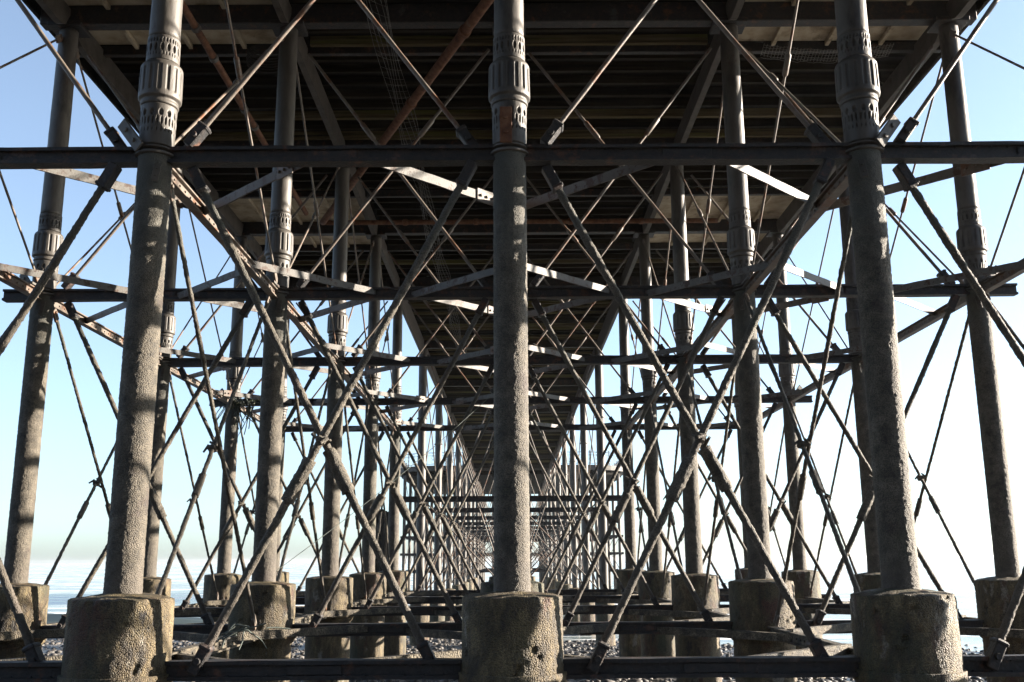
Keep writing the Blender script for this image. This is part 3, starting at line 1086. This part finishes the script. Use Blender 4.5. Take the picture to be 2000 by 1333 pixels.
# timber landing stage beside the head
stage = thing('landing_stage', 'dark timber landing stage beside the left end of the far platform', 'jetty', (-3.75 * S, 27.5 * S, up(-1.0)))
pile = crusty_tube('pile', 2.35 * S, .20, 12, .3, .012, 5, M['board'], 2)
for i in range(3):
    for j in range(4):
        link('pile', pile, stage, (i * .62 - .5, j * 1.6, 0))
for z in (1.1, 2.6, 4.2, 5.8, 7.2):
    link('waling', box_mesh('waling', -.8, 1.0, -.26, -.02, -.16, .16, M['board'], .02), stage, (0, 0, z))
for i in range(5):
    link('fender_plank', box_mesh('fender_plank', -.16, .16, -.42, -.262, .3, 6.9 + .1 * (i % 2), M['board'], .02), stage, (-.62 + i * .37, 0, 0))

# ---------------------------------------------------------------- service pipes under the deck
def pipe(p0, p1, r, label, bands, bm_mat='pale_iron', m='rust'):
    p0, p1 = Vector(p0), Vector(p1)
    d = p1 - p0
    L = d.length
    t = thing('service_pipe', label, 'pipe', p0, d.to_track_quat('Z', 'Y').to_euler(), None)
    link('pipe', crusty_tube('pipe', L, r, 20, .1, .002, 9, M[m], L), t)
    cp = lathe('coupling', [(r, 0), (r + .018, .012), (r + .018, .10), (r, .112)], 20, M[bm_mat])
    for b in bands:
        link('coupling', cp, t, (0, 0, b * L))
    return t
HP = 2.30
pipe((.52 * S, 2.38 * S, up(HP)), (-1.30 * S, 6.58 * S, up(HP)), .072, 'thick rusty pipe slanting under the deck behind the centre column', (.18, .39, .56, .74, .9), 'rust')
pipe((-1.38 * S, 1.0 * S, up(HP)), (-1.38 * S, 6.4 * S, up(HP)), .052, 'rusty pipe with white bands running back under the left deck', (.55, .60, .66, .70, .74, .81, .9), 'pale_iron')
pipe((-1.30 * S, 6.62 * S, up(HP + .01)), (1.45 * S, 6.62 * S, up(HP + .01)), .055, 'long rusty pipe crossing under the deck behind the third row', (.2, .38, .62, .8), 'rust')

# ---------------------------------------------------------------- netting, wires, coil, cord, weed
def wires(name, label, cat, lines, r, m, parent_loc=(0, 0, 0), kind=None):
    bm = bmesh.new()
    for ln in lines:
        tube_path(bm, ln, r, 4, closed=False)
    me = to_mesh(name, bm, M[m])
    o = link(name, me, None, parent_loc, label=label, category=cat)
    if kind:
        o['kind'] = kind
    return o
rnd = random.Random(5)
lines = []
ny0, ny1 = 3.0 * S, 12.0 * S
for k in range(7):
    x0 = -.62 * S + k * .055 + rnd.uniform(-.015, .015)
    ln = []
    for q in range(60):
        t_ = q / 59
        y = ny0 + (ny1 - ny0) * t_
        sag = -.22 * abs(math.sin(t_ * 9 + k * .15)) - .02 * k
        ln.append((x0 + .03 * math.sin(y * 1.3 + k), y, up(2.40) + sag + .02 * rnd.random()))
    lines.append(ln)
for q in range(110):
    y = ny0 + (ny1 - ny0) * (q + rnd.random() * .6) / 110
    t_ = (y - ny0) / (ny1 - ny0)
    lines.append([(-.62 * S + k * .055, y, up(2.40) - .22 * abs(math.sin(t_ * 9 + k * .15)) - .02 * k) for k in range(7)])
wires('hanging_netting', 'sagging strip of wire netting under the deck left of centre', 'netting', lines, .0028, 'wire')
lines = []
for k in range(6):
    ln = []
    for q in range(40):
        x = (1.22 + .62 * q / 39) * S
        ln.append((x, 4.34 * S + k * .05, up(2.40) - .05 * k * .3 - .10 * math.sin(q / 39 * PI) - .03 * rnd.random()))
    lines.append(ln)
for q in range(40):
    x = (1.22 + .62 * q / 39) * S
    lines.append([(x, 4.34 * S + k * .05, up(2.40) - .05 * k * .3 - .10 * math.sin(q / 39 * PI) + .01 * rnd.random()) for k in range(6)])
wires('sagging_netting', 'tangled wire netting hanging below pale panels on the right', 'netting', lines, .0035, 'wire')
lines = []
for k in range(7):
    cx, cy, cz = -1.02 * S - .35, 4.28 * S, up(2.33)
    ln = []
    for q in range(41):
        a = 2 * PI * q / 40
        ln.append((cx + (.30 + .01 * k) * math.cos(a) + .02 * rnd.random(), cy + .03 * k - .1, cz + (.10 + .012 * k) * math.sin(a) - .03 * k * .5))
    lines.append(ln)
wires('wire_coil', 'loose coil of dark cable hanging under the left deck panels', 'cable', lines, .010, 'dark_iron')
ln = []
for q in range(30):
    t_ = q / 29
    a, b = Vector((-1.03 * S + .1, 4.2 * S, up(-.06))), Vector((-.05 * S, 5.2 * S, up(.60 + .3)))
    p = a.lerp(b, t_)
    p.z -= .10 * math.sin(t_ * PI)
    ln.append(tuple(p))
wires('fishing_line', 'thin cord stretched from left footing up towards the centre column', 'cord', [ln], .005, 'rope')
# weed and frayed rope caught on the iron
def tangle(name, label, cat, centre, size, n, m, r=.006, drop=1.0):
    rr = random.Random(n)
    lines = []
    for k in range(n):
        p = Vector(centre) + Vector((rr.uniform(-1, 1) * size, rr.uniform(-.3, .3) * size, rr.uniform(-.2, .3) * size))
        ln = [tuple(p)]
        v = Vector((rr.uniform(-1, 1), rr.uniform(-.5, .5), rr.uniform(-1, .6))) * size * .25
        for q in range(7):
            v += Vector((rr.uniform(-1, 1), rr.uniform(-.5, .5), rr.uniform(-1, .3) * drop)) * size * .15
            p = p + v * .6
            ln.append(tuple(p))
        lines.append(ln)
    wires(name, label, cat, lines, r, m)
tangle('seaweed', 'dark seaweed and rope snagged on the far left fourth row joint', 'seaweed', (-2 * S + .25, ROWS[3] * S - .2, up(HC) - .05), .35, 26, 'weed', .012)
tangle('frayed_rope', 'pale frayed rope snagged on the left column of the fourth row', 'rope', (-1.95 * S, ROWS[3] * S - .25, up(HC) + .02), .22, 20, 'rope', .010)
tangle('frayed_rope', 'bluish rope end lying on low beam beside the left footing', 'rope', (-.80 * S, ROWS[0] * S + 1.6, up(HL) + .22), .18, 12, 'rope', .007, .3)

# ---------------------------------------------------------------- sea haze
bm = bmesh.new()
box(bm, -4300, 4300, -26, 6400, -15.5, up(2.60) + 3.2)
hm = bpy.data.materials.new('sea_haze')
hm.use_nodes = True
hn, hl = hm.node_tree.nodes, hm.node_tree.links
hn.remove(hn['Principled BSDF'])
pv = hn.new('ShaderNodeVolumePrincipled')
pv.inputs['Color'].default_value = (0.93, 0.96, 1.0, 1)
pv.inputs['Density'].default_value = 0.0001
pv.inputs['Anisotropy'].default_value = 0.5
hl.new(pv.outputs[0], hn['Material Output'].inputs['Volume'])
link('haze', to_mesh('haze', bm, hm, False), kind='stuff')

verts, faces = [], []
n = 60
for i in range(n + 1):
    t_ = i / n
    x = -15 - 60 * t_
    h = 1.0 * math.sin(PI * t_) ** .6 * (1 + .25 * noise.noise(Vector((t_ * 9, 0, 0))))
    yc = 54 + 10 * t_
    for dy, k in ((-5, 0), (-2, .55), (0, 1), (3, .7), (7, 0)):
        verts.append((x, yc + dy, SEA - .15 + h * k + .08 * noise.noise(Vector((x, dy * 3, 2)))))
for i in range(n):
    for k in range(4):
        a = i * 5 + k
        faces.append((a, a + 5, a + 6, a + 1))
me = bpy.data.meshes.new('rock_bar')
me.from_pydata(verts, [], faces)
me.materials.append(M['weed'])
link('rock_bar', me, kind='structure')
